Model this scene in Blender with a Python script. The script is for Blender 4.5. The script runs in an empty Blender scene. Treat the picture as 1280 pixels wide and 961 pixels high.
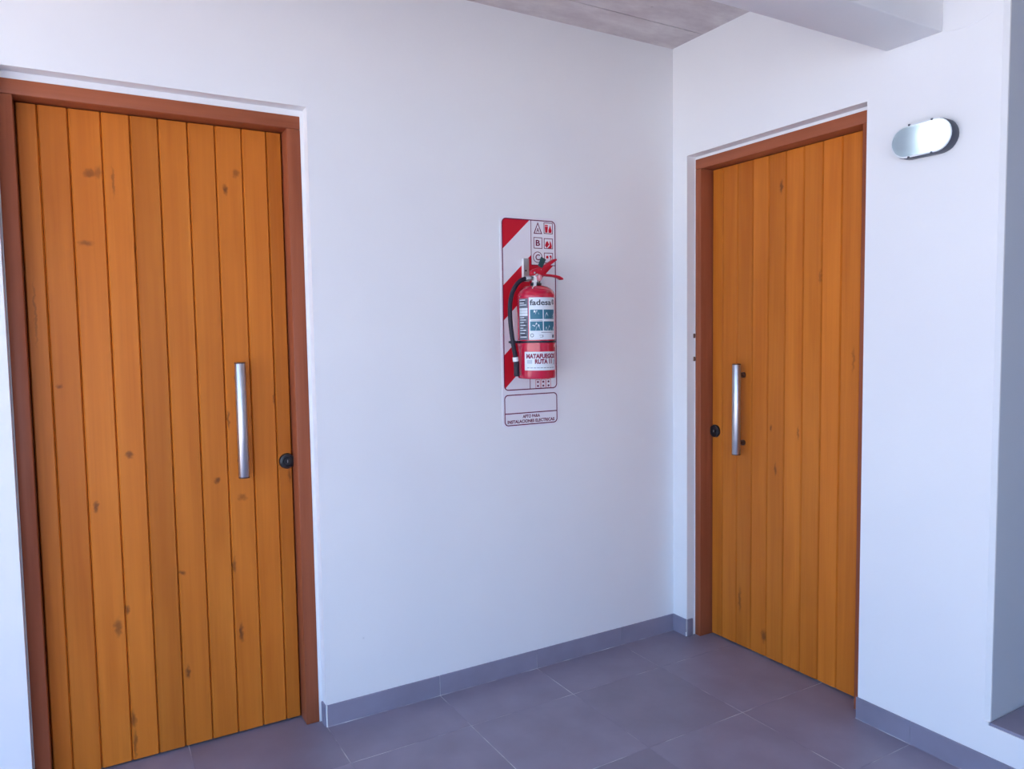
import bpy, bmesh, math, random
from mathutils import Vector, Matrix

random.seed(7)
scene = bpy.context.scene
col = scene.collection
R = math.radians

# ------------------------------------------------------------------ camera
cam_data = bpy.data.cameras.new('camera')
cam = bpy.data.objects.new('camera', cam_data)
col.objects.link(cam)
scene.camera = cam
cam_data.sensor_fit = 'HORIZONTAL'
cam_data.sensor_width = 36.0
cam_data.lens = 934.4 / 1280.0 * 36.0
cam_data.clip_start = 0.02
YAW, PITCH, ROLL = -0.5279, -0.0664, -0.0153
fw = Vector((-math.sin(YAW) * math.cos(PITCH), math.cos(YAW) * math.cos(PITCH), math.sin(PITCH)))
rt = Vector((math.cos(YAW), math.sin(YAW), 0))
up = rt.cross(fw)
rt2 = rt * math.cos(ROLL) + up * math.sin(ROLL)
up2 = -rt * math.sin(ROLL) + up * math.cos(ROLL)
m = Matrix((rt2, up2, -fw)).transposed().to_4x4()
m.translation = (-2.3993, -2.6239, 1.4126)
cam.matrix_world = m

# ------------------------------------------------------------------ sky, sun, exposure
world = bpy.data.worlds.new('sky')
scene.world = world
world.use_nodes = True
wn, wl = world.node_tree.nodes, world.node_tree.links
wn.clear()
w_out = wn.new('ShaderNodeOutputWorld')
w_bg = wn.new('ShaderNodeBackground')
w_tc = wn.new('ShaderNodeTexCoord')
w_sep = wn.new('ShaderNodeSeparateXYZ')
w_ramp = wn.new('ShaderNodeValToRGB')
w_ramp.color_ramp.elements[0].position = 0.0
w_ramp.color_ramp.elements[0].color = (0.55, 0.88, 1.30, 1)
w_ramp.color_ramp.elements[1].position = 0.7
w_ramp.color_ramp.elements[1].color = (0.24, 0.54, 1.28, 1)
wl.new(w_tc.outputs['Generated'], w_sep.inputs[0])
wl.new(w_sep.outputs['Z'], w_ramp.inputs[0])
wl.new(w_ramp.outputs[0], w_bg.inputs['Color'])
w_bg.inputs['Strength'].default_value = 2.2
wl.new(w_bg.outputs[0], w_out.inputs['Surface'])

sun_d = bpy.data.lights.new('sun', 'SUN')
sun_d.energy = 15.5
sun_d.angle = R(0.6)
sun_d.color = (1.0, 0.92, 0.79)
sun = bpy.data.objects.new('sun', sun_d)
col.objects.link(sun)
# high sun from the open side: it only reaches the outer edge of the gallery floor
sun.rotation_euler = Vector((0.36, -0.12, -0.92)).to_track_quat('-Z', 'Y').to_euler()
sun.location = (-6, 3, 9)

scene.view_settings.view_transform = 'Standard'
scene.view_settings.look = 'None'
scene.view_settings.gamma = 1.0
scene.view_settings.use_curve_mapping = False
scene.view_settings.exposure = 0.57

# ------------------------------------------------------------------ dimensions (metres, corner at the origin)
H = 2.691            # ceiling
HB = 0.0793          # baseboard height
TP = 0.45            # floor tile pitch
TX0, TY0 = -0.3209, -0.2726   # tile joints
X_OPEN = -4.6        # open side of the gallery
Y_BACK = -4.9        # wall behind the camera
Y_END = -1.4196      # end of the white wall at the right
Z_STEP = 0.1864
LEAF = 0.118         # recess depth of the door leaves
FRAME = 0.048

# ------------------------------------------------------------------ helpers
class MB:
    def __init__(self):
        self.v, self.f = [], []
    def add(self, vs, fs):
        b = len(self.v)
        self.v += [tuple(p) for p in vs]
        self.f += [tuple(b + i for i in f) for f in fs]
        return self
    def box(self, x0, x1, y0, y1, z0, z1):
        x0, x1 = min(x0, x1), max(x0, x1)
        y0, y1 = min(y0, y1), max(y0, y1)
        z0, z1 = min(z0, z1), max(z0, z1)
        vs = [(x0, y0, z0), (x1, y0, z0), (x1, y1, z0), (x0, y1, z0),
              (x0, y0, z1), (x1, y0, z1), (x1, y1, z1), (x0, y1, z1)]
        return self.add(vs, [(0, 3, 2, 1), (4, 5, 6, 7), (0, 1, 5, 4), (1, 2, 6, 5), (2, 3, 7, 6), (3, 0, 4, 7)])
    def prism(self, poly, d, axis):
        """poly: closed outline of 3d points, extruded by vector d"""
        d = Vector(d)
        n = len(poly)
        vs = [Vector(p) for p in poly] + [Vector(p) + d for p in poly]
        fs = [tuple(range(n - 1, -1, -1)), tuple(range(n, 2 * n))]
        fs += [(i, (i + 1) % n, n + (i + 1) % n, n + i) for i in range(n)]
        return self.add(vs, fs)
    def ring(self, outer, inner, d):
        """band between two outlines of equal length, extruded by d"""
        d = Vector(d)
        n = len(outer)
        vs = [Vector(p) for p in outer] + [Vector(p) for p in inner]
        vs += [v + d for v in vs]
        fs = []
        for i in range(n):
            j = (i + 1) % n
            fs += [(i, j, n + j, n + i), (2 * n + i, 3 * n + i, 3 * n + j, 2 * n + j),
                   (i, 2 * n + i, 2 * n + j, j), (n + i, n + j, 3 * n + j, 3 * n + i)]
        return self.add(vs, fs)
    def lathe(self, prof, c, axis=(0, 0, 1), n=48):
        """prof: (radius, height) pairs, turned about axis through c"""
        a = Vector(axis).normalized()
        t = Vector((1, 0, 0)) if abs(a.x) < 0.9 else Vector((0, 1, 0))
        u = a.cross(t).normalized()
        w = a.cross(u)
        c = Vector(c)
        vs, fs = [], []
        for r, h in prof:
            for k in range(n):
                th = 2 * math.pi * k / n
                vs.append(c + a * h + (u * math.cos(th) + w * math.sin(th)) * max(r, 1e-5))
        for i in range(len(prof) - 1):
            for k in range(n):
                q = (k + 1) % n
                fs.append((i * n + k, i * n + q, (i + 1) * n + q, (i + 1) * n + k))
        fs.append(tuple(range(n - 1, -1, -1)))
        fs.append(tuple((len(prof) - 1) * n + k for k in range(n)))
        return self.add(vs, fs)
    def tube(self, pts, rad, n=12):
        pts = [Vector(p) for p in pts]
        rad = rad if isinstance(rad, (list, tuple)) else [rad] * len(pts)
        vs, fs = [], []
        prev = None
        for i, p in enumerate(pts):
            t = (pts[min(i + 1, len(pts) - 1)] - pts[max(i - 1, 0)]).normalized()
            if prev is None:
                ref = Vector((0, 1, 0)) if abs(t.y) < 0.9 else Vector((1, 0, 0))
                u = t.cross(ref).normalized()
            else:
                u = (prev - t * prev.dot(t)).normalized()
            prev = u
            w = t.cross(u)
            for k in range(n):
                th = 2 * math.pi * k / n
                vs.append(p + (u * math.cos(th) + w * math.sin(th)) * rad[i])
        for i in range(len(pts) - 1):
            for k in range(n):
                q = (k + 1) % n
                fs.append((i * n + k, i * n + q, (i + 1) * n + q, (i + 1) * n + k))
        fs.append(tuple(range(n - 1, -1, -1)))
        fs.append(tuple((len(pts) - 1) * n + k for k in range(n)))
        return self.add(vs, fs)
    def mesh(self, name, off=(0, 0, 0), smooth=False):
        me = bpy.data.meshes.new(name)
        o = Vector(off)
        me.from_pydata([tuple(Vector(p) - o) for p in self.v], [], self.f)
        bm = bmesh.new()
        bm.from_mesh(me)
        bmesh.ops.recalc_face_normals(bm, faces=bm.faces)
        bm.to_mesh(me)
        bm.free()
        if smooth:
            me.polygons.foreach_set('use_smooth', [True] * len(me.polygons))
            me.set_sharp_from_angle(angle=R(38))
        return me

def root_of(o):
    while o.parent:
        o = o.parent
    return o

def obj(name, mb, mat, parent=None, smooth=False, bevel=0.0):
    """link one mesh object; vertices are given in world space"""
    off = root_of(parent).location if parent else Vector((0, 0, 0))
    me = mb.mesh(name, off, smooth)
    if bevel:
        bm = bmesh.new()
        bm.from_mesh(me)
        bmesh.ops.remove_doubles(bm, verts=bm.verts, dist=1e-6)
        bmesh.ops.bevel(bm, geom=[e for e in bm.edges if len(e.link_faces) == 2 and e.calc_face_angle(0) > R(40)],
                        offset=bevel, segments=2, affect='EDGES', profile=0.5)
        bm.to_mesh(me)
        bm.free()
        me.polygons.foreach_set('use_smooth', [True] * len(me.polygons))
        me.set_sharp_from_angle(angle=R(50))
    me.materials.append(mat)
    o = bpy.data.objects.new(name, me)
    col.objects.link(o)
    if parent:
        o.parent = parent
    return o

def tag(o, label=None, cat=None, group=None, kind=None):
    for k, v in (('label', label), ('category', cat), ('group', group), ('kind', kind)):
        if v:
            o[k] = v
    return o

def empty(name, loc):
    o = bpy.data.objects.new(name, None)
    o.empty_display_size = 0.1
    o.location = loc
    col.objects.link(o)
    return o

def copy_mesh_obj(name, me, loc, parent):
    o = bpy.data.objects.new(name, me)
    o.location = Vector(loc) - (root_of(parent).location if parent else Vector())
    col.objects.link(o)
    o.parent = parent
    return o

# ------------------------------------------------------------------ materials
def new_mat(name):
    mt = bpy.data.materials.new(name)
    mt.use_nodes = True
    nt = mt.node_tree
    return mt, nt.nodes, nt.links, nt.nodes['Principled BSDF']

def simple(name, rgb, rough=0.5, metal=0.0, coat=0.0, noise=0.0, nscale=30.0, bump=0.0, spec=0.5):
    mt, n, l, b = new_mat(name)
    b.inputs['Base Color'].default_value = (*rgb, 1)
    b.inputs['Roughness'].default_value = rough
    b.inputs['Metallic'].default_value = metal
    b.inputs['Coat Weight'].default_value = coat
    b.inputs['Specular IOR Level'].default_value = spec
    tc = n.new('ShaderNodeTexCoord')
    nz = n.new('ShaderNodeTexNoise')
    nz.inputs['Scale'].default_value = nscale
    nz.inputs['Detail'].default_value = 5
    l.new(tc.outputs['Object'], nz.inputs['Vector'])
    mr = n.new('ShaderNodeMapRange')
    mr.inputs['To Min'].default_value = 1 - noise
    mr.inputs['To Max'].default_value = 1 + noise
    l.new(nz.outputs['Fac'], mr.inputs['Value'])
    mx = n.new('ShaderNodeMix')
    mx.data_type = 'RGBA'
    mx.blend_type = 'MULTIPLY'
    mx.inputs['Factor'].default_value = 1
    mx.inputs[6].default_value = (*rgb, 1)
    l.new(mr.outputs[0], mx.inputs[7])
    l.new(mx.outputs[2], b.inputs['Base Color'])
    if bump:
        bp = n.new('ShaderNodeBump')
        bp.inputs['Strength'].default_value = bump
        bp.inputs['Distance'].default_value = 0.002
        l.new(nz.outputs['Fac'], bp.inputs['Height'])
        l.new(bp.outputs[0], b.inputs['Normal'])
    return mt

def plaster_mat():
    mt, n, l, b = new_mat('white_plaster')
    b.inputs['Roughness'].default_value = 0.62
    b.inputs['Specular IOR Level'].default_value = 0.3
    tc = n.new('ShaderNodeTexCoord')
    big = n.new('ShaderNodeTexNoise')
    big.inputs['Scale'].default_value = 1.7
    big.inputs['Detail'].default_value = 3
    l.new(tc.outputs['Object'], big.inputs['Vector'])
    cr = n.new('ShaderNodeValToRGB')
    cr.color_ramp.elements[0].position = 0.3
    cr.color_ramp.elements[0].color = (0.83, 0.815, 0.83, 1)
    cr.color_ramp.elements[1].position = 0.7
    cr.color_ramp.elements[1].color = (0.86, 0.85, 0.855, 1)
    l.new(big.outputs['Fac'], cr.inputs[0])
    # sparse small scuffs
    vo = n.new('ShaderNodeTexVoronoi')
    vo.inputs['Scale'].default_value = 3.2
    vo.inputs['Randomness'].default_value = 1.0
    l.new(tc.outputs['Object'], vo.inputs['Vector'])
    lt = n.new('ShaderNodeMapRange')
    lt.inputs['From Min'].default_value = 0.008
    lt.inputs['From Max'].default_value = 0.022
    lt.inputs['To Min'].default_value = 0.35
    lt.inputs['To Max'].default_value = 0.0
    l.new(vo.outputs['Distance'], lt.inputs['Value'])
    mx = n.new('ShaderNodeMix')
    mx.data_type = 'RGBA'
    mx.inputs[7].default_value = (0.30, 0.29, 0.32, 1)
    l.new(lt.outputs[0], mx.inputs['Factor'])
    l.new(cr.outputs[0], mx.inputs[6])
    l.new(mx.outputs[2], b.inputs['Base Color'])
    fine = n.new('ShaderNodeTexNoise')
    fine.inputs['Scale'].default_value = 90
    fine.inputs['Detail'].default_value = 4
    l.new(tc.outputs['Object'], fine.inputs['Vector'])
    ad = n.new('ShaderNodeMath')
    ad.operation = 'MULTIPLY_ADD'
    ad.inputs[1].default_value = 6.0
    l.new(big.outputs['Fac'], ad.inputs[0])
    l.new(fine.outputs['Fac'], ad.inputs[2])
    bp = n.new('ShaderNodeBump')
    bp.inputs['Strength'].default_value = 0.12
    bp.inputs['Distance'].default_value = 0.002
    l.new(ad.outputs[0], bp.inputs['Height'])
    l.new(bp.outputs[0], b.inputs['Normal'])
    return mt

def concrete_mat():
    mt, n, l, b = new_mat('board_formed_concrete')
    b.inputs['Roughness'].default_value = 0.8
    tc = n.new('ShaderNodeTexCoord')
    mp = n.new('ShaderNodeMapping')
    mp.inputs['Scale'].default_value = (1.0, 2.2, 1)
    l.new(tc.outputs['Object'], mp.inputs[0])
    nz = n.new('ShaderNodeTexNoise')
    nz.inputs['Scale'].default_value = 5
    nz.inputs['Detail'].default_value = 8
    nz.inputs['Roughness'].default_value = 0.65
    l.new(mp.outputs[0], nz.inputs['Vector'])
    cr = n.new('ShaderNodeValToRGB')
    cr.color_ramp.elements[0].position = 0.32
    cr.color_ramp.elements[0].color = (0.53, 0.455, 0.47, 1)
    cr.color_ramp.elements[1].position = 0.68
    cr.color_ramp.elements[1].color = (0.71, 0.66, 0.65, 1)
    l.new(nz.outputs['Fac'], cr.inputs[0])
    # air holes
    vo = n.new('ShaderNodeTexVoronoi')
    vo.inputs['Scale'].default_value = 9
    l.new(tc.outputs['Object'], vo.inputs['Vector'])
    mr = n.new('ShaderNodeMapRange')
    mr.inputs['From Min'].default_value = 0.03
    mr.inputs['From Max'].default_value = 0.07
    mr.inputs['To Min'].default_value = 0.45
    mr.inputs['To Max'].default_value = 0.0
    l.new(vo.outputs['Distance'], mr.inputs['Value'])
    mx = n.new('ShaderNodeMix')
    mx.data_type = 'RGBA'
    mx.inputs[7].default_value = (0.20, 0.17, 0.17, 1)
    l.new(mr.outputs[0], mx.inputs['Factor'])
    l.new(cr.outputs[0], mx.inputs[6])
    l.new(mx.outputs[2], b.inputs['Base Color'])
    bp = n.new('ShaderNodeBump')
    bp.inputs['Strength'].default_value = 0.6
    bp.inputs['Distance'].default_value = 0.005
    l.new(nz.outputs['Fac'], bp.inputs['Height'])
    l.new(bp.outputs[0], b.inputs['Normal'])
    return mt

def tile_mat(name='grey_porcelain_tile'):
    mt, n, l, b = new_mat(name)
    tc = n.new('ShaderNodeTexCoord')
    oi = n.new('ShaderNodeObjectInfo')
    va = n.new('ShaderNodeVectorMath')
    va.operation = 'ADD'
    sc = n.new('ShaderNodeMath')
    sc.operation = 'MULTIPLY'
    sc.inputs[1].default_value = 40
    l.new(oi.outputs['Random'], sc.inputs[0])
    l.new(tc.outputs['Object'], va.inputs[0])
    l.new(sc.outputs[0], va.inputs[1])
    nz = n.new('ShaderNodeTexNoise')
    nz.inputs['Scale'].default_value = 6
    nz.inputs['Detail'].default_value = 6
    l.new(va.outputs[0], nz.inputs['Vector'])
    cr = n.new('ShaderNodeValToRGB')
    cr.color_ramp.elements[0].position = 0.3
    cr.color_ramp.elements[0].color = (0.225, 0.205, 0.270, 1)
    cr.color_ramp.elements[1].position = 0.72
    cr.color_ramp.elements[1].color = (0.285, 0.262, 0.345, 1)
    l.new(nz.outputs['Fac'], cr.inputs[0])
    hs = n.new('ShaderNodeHueSaturation')
    mr = n.new('ShaderNodeMapRange')
    mr.inputs['To Min'].default_value = 0.93
    mr.inputs['To Max'].default_value = 1.07
    l.new(oi.outputs['Random'], mr.inputs['Value'])
    l.new(mr.outputs[0], hs.inputs['Value'])
    l.new(cr.outputs[0], hs.inputs['Color'])
    l.new(hs.outputs[0], b.inputs['Base Color'])
    rr = n.new('ShaderNodeMapRange')
    rr.inputs['To Min'].default_value = 0.36
    rr.inputs['To Max'].default_value = 0.52
    l.new(nz.outputs['Fac'], rr.inputs['Value'])
    l.new(rr.outputs[0], b.inputs['Roughness'])
    fine = n.new('ShaderNodeTexNoise')
    fine.inputs['Scale'].default_value = 60
    l.new(va.outputs[0], fine.inputs['Vector'])
    bp = n.new('ShaderNodeBump')
    bp.inputs['Strength'].default_value = 0.08
    bp.inputs['Distance'].default_value = 0.001
    l.new(fine.outputs['Fac'], bp.inputs['Height'])
    l.new(bp.outputs[0], b.inputs['Normal'])
    return mt

def grout_mat():
    mt, n, l, b = new_mat('grout')
    b.inputs['Roughness'].default_value = 0.85
    tc = n.new('ShaderNodeTexCoord')
    nz = n.new('ShaderNodeTexNoise')
    nz.inputs['Scale'].default_value = 6
    nz.inputs['Detail'].default_value = 6
    l.new(tc.outputs['Object'], nz.inputs['Vector'])
    cr = n.new('ShaderNodeValToRGB')
    cr.color_ramp.elements[0].position = 0.45
    cr.color_ramp.elements[0].color = (0.27, 0.25, 0.32, 1)
    cr.color_ramp.elements[1].position = 0.72
    cr.color_ramp.elements[1].color = (0.78, 0.77, 0.78, 1)
    l.new(nz.outputs['Fac'], cr.inputs[0])
    l.new(cr.outputs[0], b.inputs['Base Color'])
    return mt

def wood_mat(name, dark, light, root, axis_h, knots, var=0.10, rough=0.42, along='z'):
    """varnished boards, grain along z; knots: (h, z, half width, half height, strength)"""
    mt, n, l, b = new_mat(name)
    tc = n.new('ShaderNodeTexCoord')
    tc.object = root
    oi = n.new('ShaderNodeObjectInfo')
    off = n.new('ShaderNodeMath')
    off.operation = 'MULTIPLY'
    off.inputs[1].default_value = 37.0
    l.new(oi.outputs['Random'], off.inputs[0])
    va = n.new('ShaderNodeVectorMath')
    va.operation = 'ADD'
    l.new(tc.outputs['Object'], va.inputs[0])
    l.new(off.outputs[0], va.inputs[1])
    def mapped(sxy, sz):
        mp = n.new('ShaderNodeMapping')
        mp.inputs['Scale'].default_value = (sxy, sxy, sz) if along == 'z' else ((sz, sxy, sxy) if along == 'x' else (sxy, sz, sxy))
        l.new(va.outputs[0], mp.inputs[0])
        return mp
    def noise(vec, scale, detail, dist=0.0):
        z = n.new('ShaderNodeTexNoise')
        z.inputs['Scale'].default_value = scale
        z.inputs['Detail'].default_value = detail
        z.inputs['Distortion'].default_value = dist
        l.new(vec.outputs[0], z.inputs['Vector'])
        return z
    broad = noise(mapped(9, 0.55), 1.6, 3, 0.6)
    grain = noise(mapped(45, 1.1), 2.2, 5, 0.3)
    ad = n.new('ShaderNodeMath')
    ad.operation = 'MULTIPLY_ADD'
    ad.inputs[1].default_value = 0.25
    l.new(grain.outputs['Fac'], ad.inputs[0])
    sc = n.new('ShaderNodeMath')
    sc.operation = 'MULTIPLY'
    sc.inputs[1].default_value = 0.75
    l.new(broad.outputs['Fac'], sc.inputs[0])
    l.new(sc.outputs[0], ad.inputs[2])
    cr = n.new('ShaderNodeValToRGB')
    cr.color_ramp.elements[0].position = 0.30
    cr.color_ramp.elements[0].color = (*dark, 1)
    cr.color_ramp.elements[1].position = 0.70
    cr.color_ramp.elements[1].color = (*light, 1)
    l.new(ad.outputs[0], cr.inputs[0])
    hs = n.new('ShaderNodeHueSaturation')
    mr = n.new('ShaderNodeMapRange')
    mr.inputs['To Min'].default_value = 1 - var
    mr.inputs['To Max'].default_value = 1 + var
    l.new(oi.outputs['Random'], mr.inputs['Value'])
    l.new(mr.outputs[0], hs.inputs['Value'])
    l.new(cr.outputs[0], hs.inputs['Color'])
    colour = hs.outputs[0]
    if knots:
        wob = n.new('ShaderNodeTexNoise')
        wob.inputs['Scale'].default_value = 55
        wob.inputs['Detail'].default_value = 4
        l.new(tc.outputs['Object'], wob.inputs['Vector'])
        ws = n.new('ShaderNodeVectorMath')
        ws.operation = 'MULTIPLY_ADD'
        ws.inputs[1].default_value = (0.022, 0.022, 0.03)
        ws.inputs[2].default_value = (-0.011, -0.011, -0.015)
        l.new(wob.outputs['Color'], ws.inputs[0])
        pos = n.new('ShaderNodeVectorMath')
        pos.operation = 'ADD'
        l.new(tc.outputs['Object'], pos.inputs[0])
        l.new(ws.outputs[0], pos.inputs[1])
        acc = None
        for h, z, sh, sz, st in knots:
            s = n.new('ShaderNodeVectorMath')
            s.operation = 'SUBTRACT'
            s.inputs[1].default_value = (h, 0, z) if axis_h == 0 else (0, h, z)
            l.new(pos.outputs[0], s.inputs[0])
            mu = n.new('ShaderNodeVectorMath')
            mu.operation = 'MULTIPLY'
            mu.inputs[1].default_value = (1 / sh, 0, 1 / sz) if axis_h == 0 else (0, 1 / sh, 1 / sz)
            l.new(s.outputs[0], mu.inputs[0])
            ln = n.new('ShaderNodeVectorMath')
            ln.operation = 'LENGTH'
            l.new(mu.outputs[0], ln.inputs[0])
            rg = n.new('ShaderNodeMapRange')
            rg.interpolation_type = 'SMOOTHSTEP'
            rg.inputs['From Min'].default_value = 0.25
            rg.inputs['From Max'].default_value = 1.3
            rg.inputs['To Min'].default_value = st
            rg.inputs['To Max'].default_value = 0.0
            l.new(ln.outputs['Value'], rg.inputs['Value'])
            if acc is None:
                acc = rg.outputs[0]
            else:
                mm = n.new('ShaderNodeMath')
                mm.operation = 'MAXIMUM'
                l.new(acc, mm.inputs[0])
                l.new(rg.outputs[0], mm.inputs[1])
                acc = mm.outputs[0]
        mx = n.new('ShaderNodeMix')
        mx.data_type = 'RGBA'
        mx.inputs[7].default_value = (0.085, 0.026, 0.010, 1)
        l.new(acc, mx.inputs['Factor'])
        l.new(colour, mx.inputs[6])
        colour = mx.outputs[2]
    l.new(colour, b.inputs['Base Color'])
    b.inputs['Roughness'].default_value = rough
    b.inputs['Coat Weight'].default_value = 0.04
    b.inputs['Coat Roughness'].default_value = 0.2
    b.inputs['Specular IOR Level'].default_value = 0.22
    bp = n.new('ShaderNodeBump')
    bp.inputs['Strength'].default_value = 0.10
    bp.inputs['Distance'].default_value = 0.001
    l.new(grain.outputs['Fac'], bp.inputs['Height'])
    l.new(bp.outputs[0], b.inputs['Normal'])
    return mt

def brushed_steel():
    mt, n, l, b = new_mat('brushed_steel')
    b.inputs['Base Color'].default_value = (0.50, 0.48, 0.50, 1)
    b.inputs['Metallic'].default_value = 1.0
    b.inputs['Roughness'].default_value = 0.30
    b.inputs['Anisotropic'].default_value = 0.4
    tc = n.new('ShaderNodeTexCoord')
    mp = n.new('ShaderNodeMapping')
    mp.inputs['Scale'].default_value = (400, 400, 4)
    l.new(tc.outputs['Object'], mp.inputs[0])
    nz = n.new('ShaderNodeTexNoise')
    nz.inputs['Scale'].default_value = 1
    l.new(mp.outputs[0], nz.inputs['Vector'])
    mr = n.new('ShaderNodeMapRange')
    mr.inputs['To Min'].default_value = 0.22
    mr.inputs['To Max'].default_value = 0.42
    l.new(nz.outputs['Fac'], mr.inputs['Value'])
    l.new(mr.outputs[0], b.inputs['Roughness'])
    return mt

def diffuser_mat():
    mt, n, l, b = new_mat('frosted_glass')
    out = n['Material Output']
    tr = n.new('ShaderNodeBsdfTranslucent')
    tr.inputs['Color'].default_value = (0.50, 0.60, 0.66, 1)
    b.inputs['Base Color'].default_value = (0.36, 0.42, 0.49, 1)
    b.inputs['Roughness'].default_value = 0.22
    b.inputs['Specular IOR Level'].default_value = 0.7
    mx = n.new('ShaderNodeMixShader')
    mx.inputs[0].default_value = 0.45
    l.new(b.outputs[0], mx.inputs[1])
    l.new(tr.outputs[0], mx.inputs[2])
    l.new(mx.outputs[0], out.inputs['Surface'])
    tc = n.new('ShaderNodeTexCoord')
    wv = n.new('ShaderNodeTexNoise')
    wv.inputs['Scale'].default_value = 300
    l.new(tc.outputs['Object'], wv.inputs['Vector'])
    bp = n.new('ShaderNodeBump')
    bp.inputs['Strength'].default_value = 0.05
    bp.inputs['Distance'].default_value = 0.001
    l.new(wv.outputs['Fac'], bp.inputs['Height'])
    l.new(bp.outputs[0], b.inputs['Normal'])
    return mt

def emit_mat(name, rgb, strength):
    mt, n, l, b = new_mat(name)
    b.inputs['Base Color'].default_value = (0.9, 0.9, 0.9, 1)
    b.inputs['Emission Color'].default_value = (*rgb, 1)
    b.inputs['Emission Strength'].default_value = strength
    return mt

M_PLASTER = plaster_mat()
M_CONC = concrete_mat()
M_TILE = tile_mat()
M_GROUT = grout_mat()
M_STEEL = brushed_steel()
M_FILL = simple('white_filler', (0.84, 0.82, 0.83), 0.6, noise=0.03, nscale=40, bump=0.1)
M_BLACK = simple('black_plastic', (0.012, 0.011, 0.014), 0.32, noise=0.1)
M_DARKBR = simple('dark_bronze', (0.10, 0.045, 0.03), 0.4, metal=0.4, noise=0.1)
M_GAP = simple('dark_core_board', (0.10, 0.028, 0.008), 0.8, noise=0.2)
M_RED = simple('red_enamel', (0.56, 0.008, 0.042), 0.20, coat=0.6, noise=0.03, nscale=8)
M_REDPL = simple('red_lever_paint', (0.55, 0.008, 0.03), 0.4, noise=0.05, spec=0.3)
M_SIGN = simple('white_sign_plastic', (0.83, 0.79, 0.83), 0.4, noise=0.01)
M_SRED = simple('red_sign_print', (0.60, 0.010, 0.026), 0.45, noise=0.03, spec=0.2)
M_SLINE = simple('crimson_sign_line', (0.17, 0.008, 0.05), 0.5, noise=0.03, spec=0.2)
M_PAPER = simple('white_label_paper', (0.72, 0.75, 0.79), 0.35, noise=0.02)
M_GREYLB = simple('grey_label_print', (0.12, 0.125, 0.16), 0.4, noise=0.3, nscale=60)
M_INK = simple('dark_label_ink', (0.03, 0.03, 0.05), 0.5, noise=0.1)
M_TEAL = simple('teal_label_print', (0.02, 0.15, 0.22), 0.4, noise=0.15, nscale=60)
M_WINE = simple('crimson_lettering', (0.25, 0.012, 0.05), 0.5, noise=0.05)
M_HOSE = simple('black_rubber', (0.020, 0.016, 0.028), 0.5, noise=0.15, nscale=80, spec=0.3)
M_CHROME = simple('chromed_brass', (0.72, 0.66, 0.66), 0.22, metal=1.0, noise=0.04)
M_ZINC = simple('zinc_plate', (0.50, 0.52, 0.54), 0.38, metal=0.8, noise=0.08)
M_WHITEPL = simple('white_plastic', (0.80, 0.80, 0.80), 0.4, noise=0.02)
M_GREEN = simple('dark_green_seal', (0.008, 0.060, 0.065), 0.35, noise=0.1)
M_LAMPB = simple('gunmetal_housing', (0.055, 0.06, 0.085), 0.38, noise=0.1, nscale=60)
M_DIFF = diffuser_mat()
M_BULB = emit_mat('lit_bulb', (0.92, 0.98, 1.0), 46.0)
M_GREYWALL = simple('grey_plaster', (0.57, 0.60, 0.66), 0.65, noise=0.03, nscale=3, bump=0.05)  # even grey base colour for the stairwell walls, darker than the white plaster
M_GROUND = simple('pale_paving', (0.45, 0.43, 0.395), 0.8, noise=0.15, nscale=2)
M_LEADWHITE = simple('lamp_rim_white', (0.75, 0.77, 0.80), 0.4, noise=0.02)

# ------------------------------------------------------------------ setting
# floor: grout bed with the tiles on it
fl = MB().box(X_OPEN, 0.30, Y_BACK, 0.30, -0.25, -0.0007)
floor = obj('floor', fl, M_GROUT)
tag(floor, 'dark grey square tiled floor of the entrance gallery', 'floor', kind='structure')
TG = 0.0032
def tile_mesh(w, d):
    a, c, e = w / 2 - TG / 2, d / 2 - TG / 2, 0.0006
    vs = []
    for (ia, z) in ((0, -0.009), (0, -e), (e, 0.0)):
        vs += [(-a + ia, -c + ia, z), (a - ia, -c + ia, z), (a - ia, c - ia, z), (-a + ia, c - ia, z)]
    fs = [(8, 9, 10, 11)]
    for r in (0, 1):
        for i in range(4):
            j = (i + 1) % 4
            fs.append((r * 4 + i, r * 4 + j, r * 4 + 4 + j, r * 4 + 4 + i))
    return MB().add(vs, fs)
tme = tile_mesh(TP, TP).mesh('tile')
tme.materials.append(M_TILE)
for i in range(-1, 9):
    for j in range(-1, 10):
        cx = TX0 - (i + 0.5) * TP
        cy = TY0 - (j + 0.5) * TP
        copy_mesh_obj('tile', tme, (cx, cy, 0), floor)

# wall_left: plane y = 0, with the recess of the near door
LX0, LX1, LZ = -2.570, -1.672, 2.206
wl_mb = MB()
wl_mb.box(X_OPEN, LX0, 0, 0.30, 0, H)
wl_mb.box(LX1, 0.30, 0, 0.30, 0, H)
wl_mb.box(LX0, LX1, 0, 0.30, LZ, H)
wl_mb.box(LX0, LX1, 0.20, 0.30, 0, LZ)
wall_left = obj('wall_left', wl_mb, M_PLASTER)
tag(wall_left, 'white plastered wall carrying the red striped sign between the doors', 'wall', kind='structure')

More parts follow.
